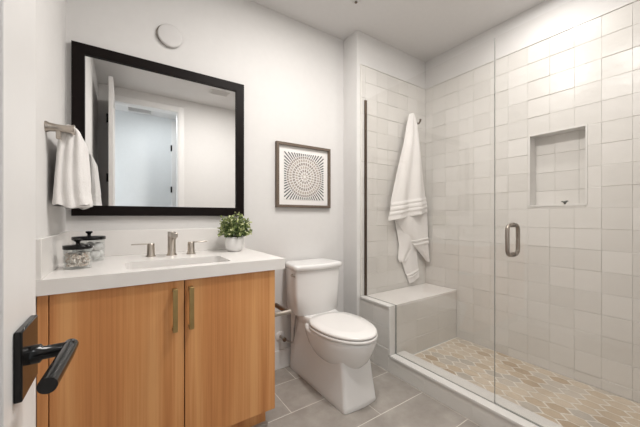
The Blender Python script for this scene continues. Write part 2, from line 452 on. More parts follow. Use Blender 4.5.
# entrance door, opened flat towards the left wall
dx, dy1, dy0 = -0.0875, 0.477, -0.214
mb = MB(); st = 0.112
for b in ((dy1-st, dy1, 0.012, 2.428), (dy0, dy0+st, 0.012, 2.428)): mb.box(dx-0.035, dx, b[0], b[1], b[2], b[3], M['doorp'], 0.001)
for z0, z1 in ((0.012, 0.22), (2.428-0.115, 2.428)): mb.box(dx-0.035, dx, dy0+st, dy1-st, z0, z1, M['doorp'])
mb.box(dx-0.024, dx-0.011, dy0+st-0.005, dy1-st+0.005, 0.215, 2.32, M['doorp'])
door = struct('door_1', mb)
for z in (0.26, 0.90, 1.55, 2.22):
    mb = MB(); mb.lathe([(0.007, -0.05), (0.007, 0.05)], (dx-0.046, dy0-0.004, z), M['black'], 12)
    mb.box(dx-0.046, dx-0.0345, dy0-0.003, dy0+0.03, z-0.05, z+0.05, M['black']); mb.box(dx-0.080, dx-0.040, dy0-0.0035, dy0+0.0005, z-0.05, z+0.05, M['black']); mb.build('hinge', door)
hz, hy = 0.9655, 0.420
mb = MB(); mb.box(dx, dx+0.0065, hy-0.0295, hy+0.0315, hz-0.0340, hz+0.0340, M['black'], 0.0015)
han = MB()
han.lathe([(0.0095, 0), (0.0095, 0.008), (0.0068, 0.010), (0.0068, 0.036)], (dx+0.006, hy, hz), M['black'], 24, 'x')
han.tube([(dx+0.0375, hy+0.0085, hz), (dx+0.0368, hy-0.02, hz), (dx+0.0330, hy-0.084, hz)], 0.0070, M['black'], 28)
ho = han.build('door_handle', door); mb.build('rosette', ho)

# ------------------------------------------------------------------ vanity
VF = 1.335   # front plane of the doors
van = thing('vanity_cabinet', 'warm oak vanity cabinet with two slab doors standing against the left wall', 'cabinet', (0.2, 1.63, 0))
mb = MB()
VL, VB = LX+0.002, BY-0.003
mb.box(VL, VL+0.018, VF+0.022, VB, 0.150, 0.845, M['wood']); mb.box(0.608, 0.626, VF+0.022, VB, 0.150, 0.845, M['wood'])
mb.box(VL+0.018, 0.608, VF+0.022, VB, 0.150, 0.168, M['wood']); mb.box(VL+0.018, 0.608, VB-0.012, VB, 0.168, 0.845, M['wood'])
mb.box(VL+0.018, 0.608, VF+0.022, VF+0.040, 0.780, 0.845, M['wood'])
mb.build('carcass', van)
mb = MB(); mb.box(VL, -0.2145, VF, VF+0.021, 0.150, 0.843, M['wood'], 0.0008); mb.build('filler_strip', van)
mb = MB(); mb.box(VL, 0.622, VF+0.019, VF+0.0222, 0.152, 0.845, M['gap']); mb.build('door_gap_shade', van)  # dark sheet added behind the doors, painting the shade of the gaps
mb = MB(); mb.box(VL, 0.605, 1.405, VB, 0.055, 0.150, M['wood']); mb.box(VL, 0.612, 1.39, VB, 0.0, 0.055, M['ftile']); mb.build('toe_kick', van)
for x0, x1, hx in ((-0.2115, 0.2085, 0.172), (0.2125, 0.626, 0.2335)):
    mb = MB(); mb.box(x0, x1, VF, VF+0.019, 0.150, 0.842, M['wood'], 0.0010)
    d = mb.build('door', van)
    mb = MB(); mb.box(hx-0.009, hx+0.009, VF-0.034, VF-0.026, 0.640, 0.815, M['brass'], 0.0012)
    for z in (0.648, 0.807): mb.box(hx-0.008, hx+0.008, VF-0.028, VF, z-0.007, z+0.007, M['brass'])
    mb.build('handle', d)

# worktop with a cut-out for the basin
KT, KB, CF = 0.898, 0.846, 1.3195
sx0, sx1, sy0, sy1 = 0.005, 0.425, 1.385, 1.615
def rrect(x0, x1, y0, y1, r, n=5):
    out = []
    for cx, cy, a0 in ((x1-r, y1-r, 0), (x0+r, y1-r, 90), (x0+r, y0+r, 180), (x1-r, y0+r, 270)):
        for k in range(n+1):
            a = math.radians(a0+90*k/n); out.append((cx+r*math.cos(a), cy+r*math.sin(a)))
    return out
mb = MB()
def slab_with_hole(mb, X0, X1, Y0, Y1, z0, z1, hole, m):
    # hole loop runs counter-clockwise from the right edge, matched to points on the outer rectangle
    cx, cy = (sx0+sx1)/2, (sy0+sy1)/2
    n = len(hole); corners = [(X1, Y1), (X0, Y1), (X0, Y0), (X1, Y0)]
    outer = []
    q = n//4
    for k in range(4):
        a, b = corners[k-1], corners[k]; c2 = corners[(k+1) % 4]
        for i in range(q):
            outer.append(corners[k] if i == q//2 else None)
    for i in range(n):
        if outer[i] is None:
            hx, hy_ = hole[i]; k = i//q; first = (i % q) < q//2
            side = [('x', X1), ('y', Y1), ('x', X0), ('y', Y0)][k if first else (k+1) % 4]
            outer[i] = (side[1], hy_) if side[0] == 'x' else (hx, side[1])
    R = [[(x, y, z1) for x, y in outer], [(x, y, z1) for x, y in hole], [(x, y, z0) for x, y in hole], [(x, y, z0) for x, y in outer], [(x, y, z1) for x, y in outer]]
    vr = [[mb.bm.verts.new(p) for p in r] for r in R[:4]]; vr.append(vr[0])
    for a, b in zip(vr, vr[1:]):
        for i in range(n):
            j = (i+1) % n; mb.face([a[i], a[j], b[j], b[i]], m)
slab_with_hole(mb, LX, 0.675, CF, BY, KB, KT, rrect(sx0, sx1, sy0, sy1, 0.025), M['quartz'])
ct = mb.build('countertop')
tag(ct, 'thick white quartz countertop on the oak vanity', 'countertop')
mb = MB(); mb.box(LX+0.015, 0.675, BY-0.015, BY, KT, 1.035, M['quartz'], 0.0015); mb.build('backsplash', ct)
mb = MB(); mb.box(LX, LX+0.015, CF+0.006, BY, KT, 1.035, M['quartz'], 0.0015); mb.build('side_splash', ct)
# undermount basin
mb = MB()
R = []
for ins, z in ((-0.012, KB-0.001), (-0.012, KB-0.012), (-0.004, KB-0.014), (0.0, KB-0.03), (0.012, KB-0.11), (0.035, KB-0.135), (0.085, KB-0.142)):
    R.append([(x, y, z) for x, y in rrect(sx0+ins, sx1-ins, sy0+ins, sy1-ins, 0.03)])
R = [R[1]] + [R[0]] + [[(x, y, KB-0.001) for x, y in rrect(sx0-0.002, sx1+0.002, sy0-0.002, sy1+0.002, 0.03)]] + R[3:]
mb.rings(R, M['porc'], cap0=False, cap1=True)
sink = mb.build('sink', solid=0.003, recalc=True); tag(sink, 'white rectangular undermount basin set into the countertop', 'sink')
mb = MB(); mb.lathe([(0.022, 0), (0.022, 0.003), (0.016, 0.004), (0.004, 0.002)], (0.215, 1.50, KB-0.141), M['nickel'], 24); mb.build('drain', sink)

# faucet: spout and two lever handles
fx, fy = 0.216, 1.782
fa = thing('faucet', 'brushed nickel widespread faucet with two lever handles behind the basin', 'faucet', (fx, fy, KT))
mb = MB()
mb.lathe([(0.026, 0), (0.026, 0.004), (0.0205, 0.012), (0.0195, 0.126), (0.0175, 0.129)], (fx, fy, KT), M['nickel'], 28)
mb.box(fx-0.0155, fx+0.0155, fy-0.118, fy, KT+0.103, KT+0.128, M['nickel'], 0.004, 3)
mb.lathe([(0.010, -0.006), (0.010, 0.004)], (fx, fy-0.102, KT+0.100), M['nickel'], 16)
mb.build('spout', fa)
for s in (-1, 1):
    hx = fx + s*0.099
    mb = MB(); mb.lathe([(0.024, 0), (0.024, 0.004), (0.0185, 0.011), (0.0175, 0.066), (0.0155, 0.069)], (hx, fy, KT), M['nickel'], 28)
    h = mb.build('handle', fa)
    mb = MB(); mb.box(min(hx+s*0.002, hx+s*0.088), max(hx+s*0.002, hx+s*0.088), fy-0.007, fy+0.007, KT+0.064, KT+0.070, M['nickel'], 0.0025); mb.build('lever', h)

# lidded glass jars
def jar(x, y, r, hb, label, name='glass_jar'):
    t = thing(name, label, 'jar', (x, y, KT), 'lidded jars on the countertop')
    mb = MB()
    z0 = KT+0.001
    mb.lathe([(r*0.3, 0), (r*0.97, 0), (r, 0.004), (r, hb), (r-0.003, hb), (r-0.003, 0.008), (r*0.3, 0.007)], (x, y, z0), M['jar'], 40)
    mb.build('body', t)
    mb = MB(); mb.lathe([(r*0.98, 0), (r*1.04, 0.001), (r*1.05, 0.005), (r*1.05, 0.013), (r*1.02, 0.016), (r*0.4, 0.018)], (x, y, z0+hb), M['black'], 40)
    l = mb.build('lid', t)
    mb = MB(); mb.lathe([(0.009, 0), (0.007, 0.005), (0.007, 0.012), (0.0135, 0.018), (0.0145, 0.022), (0.010, 0.025)], (x, y, z0+hb+0.016), M['black'], 24); mb.build('knob', l)
    return t
J1 = (-0.158, 1.545, 0.046, 0.078); J2 = (-0.140, 1.775, 0.062, 0.100)
jar(*J1, 'smaller clear glass jar with a black lid and speckled pale filling, nearest the front')
jar(*J2, 'taller clear glass jar with a black lid, standing behind the smaller jar')
# pale chips in the small jar
mb = MB()
for k in range(760):
    a = random.uniform(0, 2*PI); rr = (J1[2]-0.008)*math.sqrt(random.random()); z = random.uniform(0.012, 0.058+0.006*random.random())
    c = Vector((J1[0]+rr*math.cos(a), J1[1]+rr*math.sin(a), KT+z)); q = random.uniform(0.0035, 0.006); sh = random.random()
    ax = [Vector([random.gauss(0, 1) for _ in range(3)]).normalized() for _ in range(2)]
    u = ax[0]; v = u.cross(ax[1]).normalized(); w3 = u.cross(v)
    top, bot = mb.bm.verts.new(c+w3*q*0.7), mb.bm.verts.new(c-w3*q*0.7)
    rg = [mb.bm.verts.new(c+(u*math.cos(2*PI*i/5)+v*math.sin(2*PI*i/5))*q) for i in range(5)]
    for i in range(5):
        mb.face([rg[i], rg[(i+1) % 5], top], M['shell'], sh); mb.face([rg[(i+1) % 5], rg[i], bot], M['shell'], sh)
o = mb.build('bath_salt_chips'); o['kind'] = 'stuff'; tag(o, 'small pale speckled chips filling the smaller jar', 'bath salt')
# cotton balls in the tall jar
proto = None
spots = [(0.0385*math.cos(ph+a*PI/3)*(0 if a == 6 else 1), 0.0385*math.sin(ph+a*PI/3)*(0 if a == 6 else 1), zz) for zz, ph in ((0.0300, 0.2), (0.0680, 0.5)) for a in range(7)]
for k, (ox, oy, oz) in enumerate(spots):
    p = Vector((J2[0]+ox, J2[1]+oy, KT+oz))
    if proto is None:
        bm_ = MB(); rad = 0.0188; R = []
        for i in range(1, 10):
            th_ = PI*i/10
            R.append([(p.x+rad*math.sin(th_)*math.cos(2*PI*j/16)*(1+0.08*math.sin(3*j)), p.y+rad*math.sin(th_)*math.sin(2*PI*j/16)*(1+0.08*math.sin(2*j+1)), p.z-rad*math.cos(th_)) for j in range(16)])
        bm_.rings(R, M['cotton']); proto = bm_.build('cotton_ball', origin=p); o = proto
    else:
        o = proto.copy(); C.objects.link(o); o.location = p; o.rotation_euler = (k, 2*k, 3*k)
    tag(o, 'white cotton ball inside the taller black-lidded jar', 'cotton ball', 'cotton balls in the taller jar')

# potted plant
px, py = 0.562, 1.775
pl = thing('potted_plant', 'bushy small-leaved green plant in a round white pot on the countertop', 'plant', (px, py, KT))
mb = MB(); mb.lathe([(0.030, 0), (0.040, 0.002), (0.052, 0.022), (0.057, 0.048), (0.056, 0.072), (0.053, 0.088), (0.049, 0.088), (0.052, 0.07), (0.02, 0.065)], (px, py, KT), M['pot'], 40); mb.build('pot', pl)
mb = MB(); mb.lathe([(0.050, 0.074), (0.03, 0.080), (0.004, 0.082)], (px, py, KT), M['soil'], 24); mb.build('soil', pl)
mb = MB(); lf = MB()
for k in range(105):
    a = random.uniform(0, 2*PI); ct_ = random.uniform(-0.12, 1.0); el = math.acos(ct_)
    d = Vector((math.sin(el)*math.cos(a), math.sin(el)*math.sin(a), ct_))
    base = Vector((px, py, KT+0.085)) + Vector((d.x, d.y, 0))*0.03
    ln = random.uniform(0.85, 1.08)
    d = Vector((d.x*0.072, d.y*0.072, 0.024+d.z*0.116)); ln *= d.length; d.normalize()
    tipp = base + d*ln + Vector((0, 0, 0.004))
    if tipp.y > BY-0.03: tipp.y = BY-0.03
    midp = (base+tipp)/2 + Vector((0, 0, 0.008))
    mb.tube([base, midp, tipp], [0.0011, 0.0009, 0.0006], M['stem'], 5)
    for q in range(13):
        s_ = 0.28 + 0.72*q/12
        c = base.lerp(midp, s_*2) if s_ < 0.5 else midp.lerp(tipp, s_*2-1)
        ld = (d*0.8 + Vector([random.gauss(0, 0.75) for _ in range(3)])).normalized()
        sd = ld.cross(Vector([random.gauss(0, 1) for _ in range(3)])).normalized(); nn = ld.cross(sd)
        l = random.uniform(0.012, 0.0185); wd = l*0.38
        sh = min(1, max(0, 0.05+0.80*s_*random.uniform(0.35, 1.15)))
        pts = [c, c+ld*l*0.35+sd*wd+nn*0.001, c+ld*l*0.75+sd*wd*0.8+nn*0.0012, c+ld*l, c+ld*l*0.75-sd*wd*0.8+nn*0.0012, c+ld*l*0.35-sd*wd+nn*0.001]
        cc = lf.bm.verts.new(c+ld*l*0.55-nn*0.0015)
        vv = [lf.bm.verts.new(p) for p in pts]
        for i in range(6): lf.face([vv[i], vv[(i+1) % 6], cc], M['leaf'], sh, True)
mb.build('stems', pl); lf.build('foliage', pl, recalc=False)

# ------------------------------------------------------------------ wall mirror, art, cover plate
mx0, mx1, mz0, mz1 = -0.221, 0.669, 1.114, 1.996; fw = 0.053
mi = thing('wall_mirror', 'large square mirror in a thick black frame above the vanity', 'mirror', (0.224, BY, mz0))
mb = MB()
def frame(mb, x0, x1, z0, z1, wd, y0, y1, m, lip=0.0):
    o_ = [(x0, z0), (x1, z0), (x1, z1), (x0, z1)]; i_ = [(x0+wd, z0+wd), (x1-wd, z0+wd), (x1-wd, z1-wd), (x0+wd, z1-wd)]
    R = [[(x, y1, z) for x, z in o_], [(x, y0+0.003, z) for x, z in o_],
         [(x+(0.003 if x == x0 else -0.003), y0, z+(0.003 if z == z0 else -0.003)) for x, z in o_],
         [(x, y0+lip, z) for x, z in i_], [(x, y1, z) for x, z in i_]]
    vr = [[mb.bm.verts.new(p) for p in r] for r in R]
    for a, b in zip(vr, vr[1:]+vr[:1]):
        for i in range(4): mb.face([a[i], a[(i+1) % 4], b[(i+1) % 4], b[i]], m)
frame(mb, mx0, mx1, mz0, mz1, fw, BY-0.026, BY-0.001, M['frameb'], 0.002); mb.build('frame', mi)
mb = MB(); mb.box(mx0+fw-0.008, mx1-fw+0.008, BY-0.012, BY-0.006, mz0+fw-0.008, mz1-fw+0.008, M['mirror']); mb.build('mirror_glass', mi)

ax0, ax1, az0, az1 = 0.907, 1.386, 1.177, 1.655
ar = thing('framed_art', 'square framed print of a radiating ring pattern on the wall above the toilet', 'picture', (1.153, BY, az0))
mb = MB(); frame(mb, ax0, ax1, az0, az1, 0.020, BY-0.030, BY-0.001, M['artframe']); mb.build('frame', ar)
mb = MB(); mb.box(ax0+0.018, ax1-0.018, BY-0.010, BY-0.006, az0+0.018, az1-0.018, M['mat']); mb.build('mat', ar)
mb = MB(); acx, acz, hs = 1.150, 1.414, 0.178
mb.box(acx-hs, acx+hs, BY-0.0125, BY-0.010, acz-hs, acz+hs, M['paper'])
def stroke(a, r0, r1, wd, m):
    ca, sa = math.cos(a), math.sin(a)
    lim = (hs-0.003)/max(abs(ca), abs(sa)); r1 = min(r1, lim)
    if r1-r0 < 0.004: return
    y = BY-0.0131
    P = []
    for r, sgn, k in ((r0, -1, 0.8), (r1, -1, 1), (r1, 1, 1), (r0, 1, 0.8)):
        P.append((acx+ca*r-sa*wd*k*sgn, y, acz+sa*r+ca*wd*k*sgn))
    mb.poly(P, m)
for r0, r1, n, wd, m in ((0.012, 0.030, 8, 0.0040, 'inkl'), (0.036, 0.056, 15, 0.0052, 'inkm'), (0.062, 0.082, 23, 0.0055, 'inkl'), (0.088, 0.108, 31, 0.0060, 'inkm'),
                          (0.114, 0.134, 38, 0.0062, 'inkl'), (0.139, 0.155, 52, 0.0056, 'inkm'), (0.159, 0.27, 62, 0.0046, 'ink')):
    for k in range(n): stroke(2*PI*(k+0.3+r0*31)/n, r0, r1, wd*(1 if m == 'ink' else 1.3), M[m])
mb.build('print', ar)

cp = thing('cover_plate', 'round white blank cover plate high on the wall above the mirror', 'cover plate', (0.225, BY, 2.178-0.07))
mb = MB(); mb.lathe([(0.066, 0), (0.067, -0.006), (0.064, -0.011), (0.058, -0.0125), (0.02, -0.0125)], (0.226, BY-0.009, 2.177), M['plate'], 48, 'y'); mb.build('plate', cp)
mb = MB(); mb.lathe([(0.062, 0), (0.062, -0.009)], (0.2155, BY, 2.179), M['nickeld'], 40, 'y'); mb.build('gasket', cp)

# ------------------------------------------------------------------ towel bar and hand towel on the left wall
tz, tx = 1.447, -0.178
tb = thing('towel_bar', 'brushed nickel towel bar with flared posts on the left wall', 'towel bar', (LX, 1.64, tz))
for y in (1.475, 1.835):
    mb = MB(); mb.lathe([(0.021, 0), (0.021, 0.003), (0.0165, 0.012), (0.0135, 0.035), (0.0135, 0.055), (0.0165, 0.074), (0.0195, 0.083), (0.0185, 0.085)], (LX, y, tz), M['nickel'], 28, 'x')
    if y < 1.6: mb.box(LX+0.030, LX+0.044, y-0.006, y+0.006, tz-0.042, tz-0.010, M['nickel'], 0.002)
    mb.build('post', tb)
mb = MB(); mb.tube([(tx, 1.475, tz), (tx, 1.835, tz)], 0.008, M['nickel'], 14); mb.build('bar', tb)
# folded towel over the bar: a soft slab swept along the bar; its ends show the stacked folds
mb = MB()
ZT, ZB = 1.474, 1.150
def prof_x(b):
    # inner and outer faces at height fraction b (0 = hem, 1 = top)
    xi = -0.232 + 0.022*b; xo = -0.124 - 0.022*b**1.2
    if b > 0.86:
        q = (b-0.86)/0.14; c = -0.183; k = math.sqrt(max(0, 1-q*q))
        xi, xo = c+(xi-c)*k, c+(xo-c)*k
    return xi, xo
nb, na = 30, 18
def hem(b, q, f):
    return ZB + (ZT-ZB)*b + (0.007*math.sin(q*9+f*5) if b == 0 else 0)
def band(b): return -0.0035 if min(abs(b-0.20), abs(b-0.27), abs(b-0.13)) < 0.018 else 0.0
Y0, Y1 = 1.502, 1.782
R = []
nyy = 24
# one ring per slice along the bar; each ring runs down the outer face, under the hem and up the inner face
def slice_ring(f):
    y = Y0 + (Y1-Y0)*f; ring = []
    for k in range(nb+1):
        b = 1-k/nb; xi, xo = prof_x(b)
        wv = (0.0045*math.sin(f*11+1.0) + 0.003*math.sin(f*25+b*2))*(1-b)*1.3
        ring.append((xo+wv+band(b), y, hem(b, 1, f)))
    for k in range(nb+1):
        b = k/nb; xi, xo = prof_x(b)
        ring.append((max(xi, LX+0.012), y, hem(b, 0, f)))
    return ring
rr_ = [slice_ring(i/nyy) for i in range(nyy+1)]
mb.rings(rr_, M['terry'], False, False)
for end, f, sg in ((0, 0.0, -1), (1, 1.0, 1)):
    G = []
    for k in range(nb+1):
        b = 1-k/nb; xi, xo = prof_x(b); row = []
        wv = (0.0045*math.sin(f*11+1.0) + 0.003*math.sin(f*25+b*2))*(1-b)*1.3
        for q in range(na+1):
            a = q/na
            x = max(xi, LX+0.012)*(1-a) + (xo+wv+band(b))*a
            bul = 0.016*abs(math.sin(PI*(a*3+0.25*math.sin(b*4))))**0.55 * min(1, min(a, 1-a)*12) * min(1, (1-b)*6)
            y = (Y0 if end == 0 else Y1) + sg*bul
            row.append((x, y, hem(b, a, f)))
        G.append(row)
    mb.rings(G, M['terry'], False, False, True, closed=False)
bmesh.ops.remove_doubles(mb.bm, verts=mb.bm.verts[:], dist=0.0008)
o = mb.build('hand_towel', subsurf=1); tag(o, 'white terry hand towel folded over the towel bar beside the mirror', 'towel')

# ------------------------------------------------------------------ toilet
TX = 1.145
def sup(t, hw, yb, yf, yc, n1=2.0, n2=3.0):
    """egg outline: front half ellipse towards yf, squarer rear towards yb"""
    c, s_ = math.cos(t), math.sin(t)
    n = n1 if s_ < 0 else n2
    x = hw*math.copysign(abs(c)**(2/n), c); y = abs(s_)**(2/n)
    return (TX+x, yc - (yc-yf)*y if s_ < 0 else yc + (yb-yc)*y)
def egg(hw, yb, yf, yc, z, n=48, n1=2.0, n2=3.2): return [(*sup(2*PI*i/n, hw, yb, yf, yc, n1, n2), z) for i in range(n)]
to = thing('toilet', 'white skirted two-piece toilet with closed lid against the back wall', 'toilet', (TX, 1.6, 0))
mb = MB()
# skirted foot: flat-fronted, flaring towards the floor
def skirt(hf, hb, yf, z, r=0.022, yb=1.905):
    P = []
    fc = [(TX+hf, yf), (TX-hf, yf)]
    pts = [(TX+hb, yb), (TX-hb, yb), (TX-hf, yf+0.012), (TX-hf*0.35, yf), (TX+hf*0.35, yf), (TX+hf, yf+0.012)]
    n = len(pts); rad = [0.006, 0.006, r, 0.034, 0.034, r]
    for i in range(n):
        p = Vector(pts[i]); a = (Vector(pts[i-1])-p).normalized(); b = (Vector(pts[(i+1) % n])-p).normalized()
        for k in range(6):
            t_ = k/5; p0 = p+a*rad[i]; p2 = p+b*rad[i]
            c = p0*(1-t_)**2 + p*2*t_*(1-t_) + p2*t_**2
            P.append((c.x, c.y, z))
    return P
mb.rings([skirt(0.125, 0.131, 1.260, 0.0), skirt(0.127, 0.132, 1.257, 0.005), skirt(0.125, 0.131, 1.262, 0.03), skirt(0.119, 0.128, 1.275, 0.11), skirt(0.114, 0.126, 1.285, 0.20, 0.026),
          skirt(0.113, 0.125, 1.295, 0.27, 0.03), skirt(0.114, 0.124, 1.33, 0.335, 0.05), skirt(0.120, 0.126, 1.42, 0.39, 0.05), skirt(0.125, 0.128, 1.46, 0.412, 0.05)], M['porc'])
# bowl swelling out above the foot
mb.rings([egg(0.075, 1.62, 1.34, 1.50, 0.185, 56), egg(0.112, 1.64, 1.295, 1.49, 0.212, 56), egg(0.139, 1.66, 1.258, 1.48, 0.248, 56), egg(0.159, 1.69, 1.229, 1.475, 0.292, 56),
          egg(0.171, 1.71, 1.212, 1.47, 0.335, 56), egg(0.177, 1.72, 1.203, 1.47, 0.37, 56), egg(0.176, 1.725, 1.203, 1.47, 0.388, 56), egg(0.165, 1.72, 1.215, 1.47, 0.394, 56)], M['porc'])
# deck under the tank
mb.rings([egg(0.118, 1.90, 1.60, 1.72, 0.36, 40, 3, 5), egg(0.132, 1.905, 1.60, 1.72, 0.40, 40, 3, 5), egg(0.135, 1.905, 1.60, 1.72, 0.428, 40, 3, 5), egg(0.130, 1.90, 1.61, 1.72, 0.434, 40, 3, 5)], M['porc'])
mb.build('bowl', to)
mb = MB(); mb.rings([egg(0.175, 1.665, 1.200, 1.47, 0.396, 56, 2, 2.6), egg(0.181, 1.67, 1.193, 1.47, 0.400, 56, 2, 2.6), egg(0.181, 1.67, 1.193, 1.47, 0.410, 56, 2, 2.6), egg(0.176, 1.665, 1.198, 1.47, 0.4145, 56, 2, 2.6)], M['seat']); mb.build('seat', to)
mb = MB(); mb.rings([egg(0.172, 1.668, 1.203, 1.47, 0.4165, 56, 2, 2.6), egg(0.178, 1.672, 1.196, 1.47, 0.421, 56, 2, 2.6), egg(0.178, 1.672, 1.196, 1.47, 0.429, 56, 2, 2.6), egg(0.170, 1.668, 1.206, 1.47, 0.436, 56, 2, 2.6),
                     egg(0.12, 1.63, 1.28, 1.47, 0.4395, 56, 2, 2.6)], M['seat']); mb.build('seat_lid', to)
for s in (-1, 1):
    mb = MB(); mb.tube([(TX+s*0.075-0.02, 1.680, 0.428), (TX+s*0.075+0.02, 1.680, 0.428)], 0.010, M['seat'], 12); mb.build('hinge', to)
# tank: bow-fronted, tapering downwards
def tank(hwf, hwb, yf, yb, z, bow=0.03, r=0.02):
    TX = 1.139
    pts = [(TX-hwb+r*0.7, yb), (TX-hwb, yb-r)]
    pts += [(TX-hwf, yf+bow+r*1.2), (TX-hwf+r*0.35, yf+bow+r*0.3)]
    for k in range(13):
        f = -1+2*k/12
        pts.append((TX+f*(hwf-r), yf+bow*f*f))
    pts += [(TX+hwf-r*0.35, yf+bow+r*0.3), (TX+hwf, yf+bow+r*1.2), (TX+hwb, yb-r), (TX+hwb-r*0.7, yb)]
    return [(x, y, z) for x, y in pts]
mb = MB(); mb.rings([tank(0.162, 0.148, 1.690, 1.905, 0.434, 0.02), tank(0.176, 0.156, 1.684, 1.91, 0.442, 0.022), tank(0.184, 0.160, 1.678, 1.912, 0.58), tank(0.190, 0.164, 1.672, 1.914, 0.740)], M['porc'])
mb.build('tank', to)
mb = MB(); mb.rings([tank(0.192, 0.166, 1.668, 1.915, 0.7415), tank(0.200, 0.170, 1.660, 1.918, 0.747), tank(0.201, 0.171, 1.659, 1.918, 0.769), tank(0.196, 0.168, 1.664, 1.916, 0.777), tank(0.185, 0.16, 1.675, 1.91, 0.780)], M['porc'])
mb.build('tank_lid', to)
mb = MB(); mb.lathe([(0.011, 0.012), (0.011, -0.012), (0.008, -0.016)], (TX-0.186, 1.752, 0.708), M['nickel'], 16, 'x')
mb.box(TX-0.206, TX-0.198, 1.70, 1.758, 0.703, 0.713, M['nickel'], 0.002); mb.build('flush_lever', to)

# shut-off valve with supply hose
sv = thing('supply_valve', 'water shut-off valve with grey braided hose on the wall left of the toilet', 'valve', (0.945, BY, 0.235))
mb = MB(); mb.lathe([(0.036, 0), (0.036, -0.003), (0.028, -0.009), (0.012, -0.011)], (0.945, BY, 0.235), M['trim'], 28, 'y'); mb.build('escutcheon', sv)
mb = MB(); mb.lathe([(0.010, 0), (0.010, -0.045), (0.013, -0.047), (0.013, -0.06)], (0.945, BY-0.008, 0.235), M['nickel'], 16, 'y')
mb.lathe([(0.012, 0), (0.015, -0.006), (0.015, -0.014), (0.010, -0.016)], (0.945, BY-0.068, 0.235), M['bronze'], 16, 'y'); mb.build('valve_body', sv)
mb = MB(); mb.tube([(0.950, BY-0.055, 0.235), (0.968, BY-0.058, 0.222), (0.995, BY-0.062, 0.198), (1.018, BY-0.066, 0.196), (1.0245, BY-0.075, 0.225), (1.014, BY-0.095, 0.30), (1.008, BY-0.12, 0.37), (1.010, BY-0.14, 0.434)], 0.006, M['rubber'], 10)
mb.build('hose', sv)

# toilet paper holder on the vanity's side panel
th = thing('paper_holder', 'brushed nickel toilet paper holder on the right side of the vanity', 'toilet paper holder', (0.626, 1.385, 0.60))
mb = MB(); mb.lathe([(0.022, 0), (0.022, 0.004), (0.013, 0.012), (0.0105, 0.05), (0.0115, 0.095), (0.0135, 0.112), (0.0125, 0.114)], (0.626, 1.385, 0.600), M['nickel'], 24, 'x'); mb.build('post', th)
mb = MB(); mb.tube([(0.722, 1.385, 0.602), (0.722, 1.525, 0.602)], 0.013, M['bronze'], 14); mb.build('arm', th)  # arm's shade and dark reflection are put into its colour with the bronze

# ------------------------------------------------------------------ shower glass
gt = 0.010; gtop = 2.050
gp = thing('shower_screen', 'fixed clear shower glass panel beside the bench, notched over it', 'glass panel', (GX, 1.1, KZ))
def prism_x(mb, pts, x0, x1, m):
    a = [mb.bm.verts.new((x0, y, z)) for y, z in pts]; b = [mb.bm.verts.new((x1, y, z)) for y, z in pts]
    mb.face(list(reversed(a)), m); mb.face(b, m)
    for i in range(len(pts)): j = (i+1) % len(pts); mb.face([a[i], a[j], b[j], b[i]], m)
M['gedge'] = plain('glass_edge', (0.30, 0.31, 0.29), 0.2, var=0.05)
mb = MB(); prism_x(mb, [(0.7585, KZ+0.002), (BEY-0.018, KZ+0.002), (BEY-0.018, BZ+0.002), (EY-0.016, BZ+0.002), (EY-0.016, gtop), (0.7585, gtop)], GX, GX+gt, M['glass'])
mb.build('pane', gp)
mb = MB(); mb.box(GX+0.0005, GX+gt-0.0005, 0.7570, 0.7584, KZ+0.004, gtop, M['gedge'])
mb.build('polished_edge', gp)
mb = MB()
for x in (GX-0.004, GX+gt+0.001): mb.box(x, x+0.003, EY-0.024, EY-0.012, BZ+0.001, gtop, M['bronze'])
mb.box(GX-0.004, GX+gt+0.004, EY-0.0155, EY-0.012, BZ+0.001, gtop, M['bronze']); mb.build('wall_channel', gp)
mb = MB(); mb.box(GX+0.002, GX+gt-0.002, 0.7585, BEY-0.016, KZ-0.0005, KZ+0.002, M['gedge']); mb.box(GX+0.002, GX+gt-0.002, BEY-0.0175, EY-0.018, BZ, BZ+0.002, M['gedge'])
mb.box(GX+0.001, GX+0.004, BEY-0.0178, BEY-0.0062, KZ+0.002, BZ+0.002, M['gedge'])
mb.build('seal', gp)
gd = thing('glass_door', 'frameless clear glass shower door with a looped pull handle', 'shower door', (GX, 0.37, KZ))
mb = MB(); mb.box(GX, GX+gt, 0.0, 0.7555, KZ+0.006, gtop, M['glass']); mb.build('pane', gd)
mb = MB(); mb.box(GX+0.001, GX+gt-0.001, 0.0, 0.7555, KZ+0.0005, KZ+0.0055, M['gedge']); mb.build('sweep', gd)
for z in (0.35, 1.82):
    mb = MB(); mb.box(GX-0.012, GX+gt+0.012, -0.04, 0.05, z-0.045, z+0.045, M['nickel'], 0.003); mb.build('hinge', gd)
hy_, z0, z1, pr, rr = 0.672, 0.909, 1.077, 0.058, 0.0095
mb = MB()
for s in (-1, 1):
    x0 = GX+gt/2; xe = x0+s*pr; path = [(x0+s*gt/2, hy_, z0+rr)]
    cr = 0.028
    for k in range(7): a = PI/2*k/6; path.append((xe-s*cr+s*cr*math.sin(a), hy_, z0+rr+cr-cr*math.cos(a)))
    for k in range(7): a = PI/2*k/6; path.append((xe-s*cr+s*cr*math.cos(a), hy_, z1-rr-cr+cr*math.sin(a)))
    path.append((x0+s*gt/2, hy_, z1-rr))
    mb.tube(path, rr, M['nickeld'], 16)
    for z in (z0+rr, z1-rr): mb.lathe([(0.012, 0), (0.012, 0.004)], (x0+s*gt/2-(0.004 if s < 0 else 0), hy_, z), M['nickeld'], 16, 'x')
mb.build('pull_handle', gd)

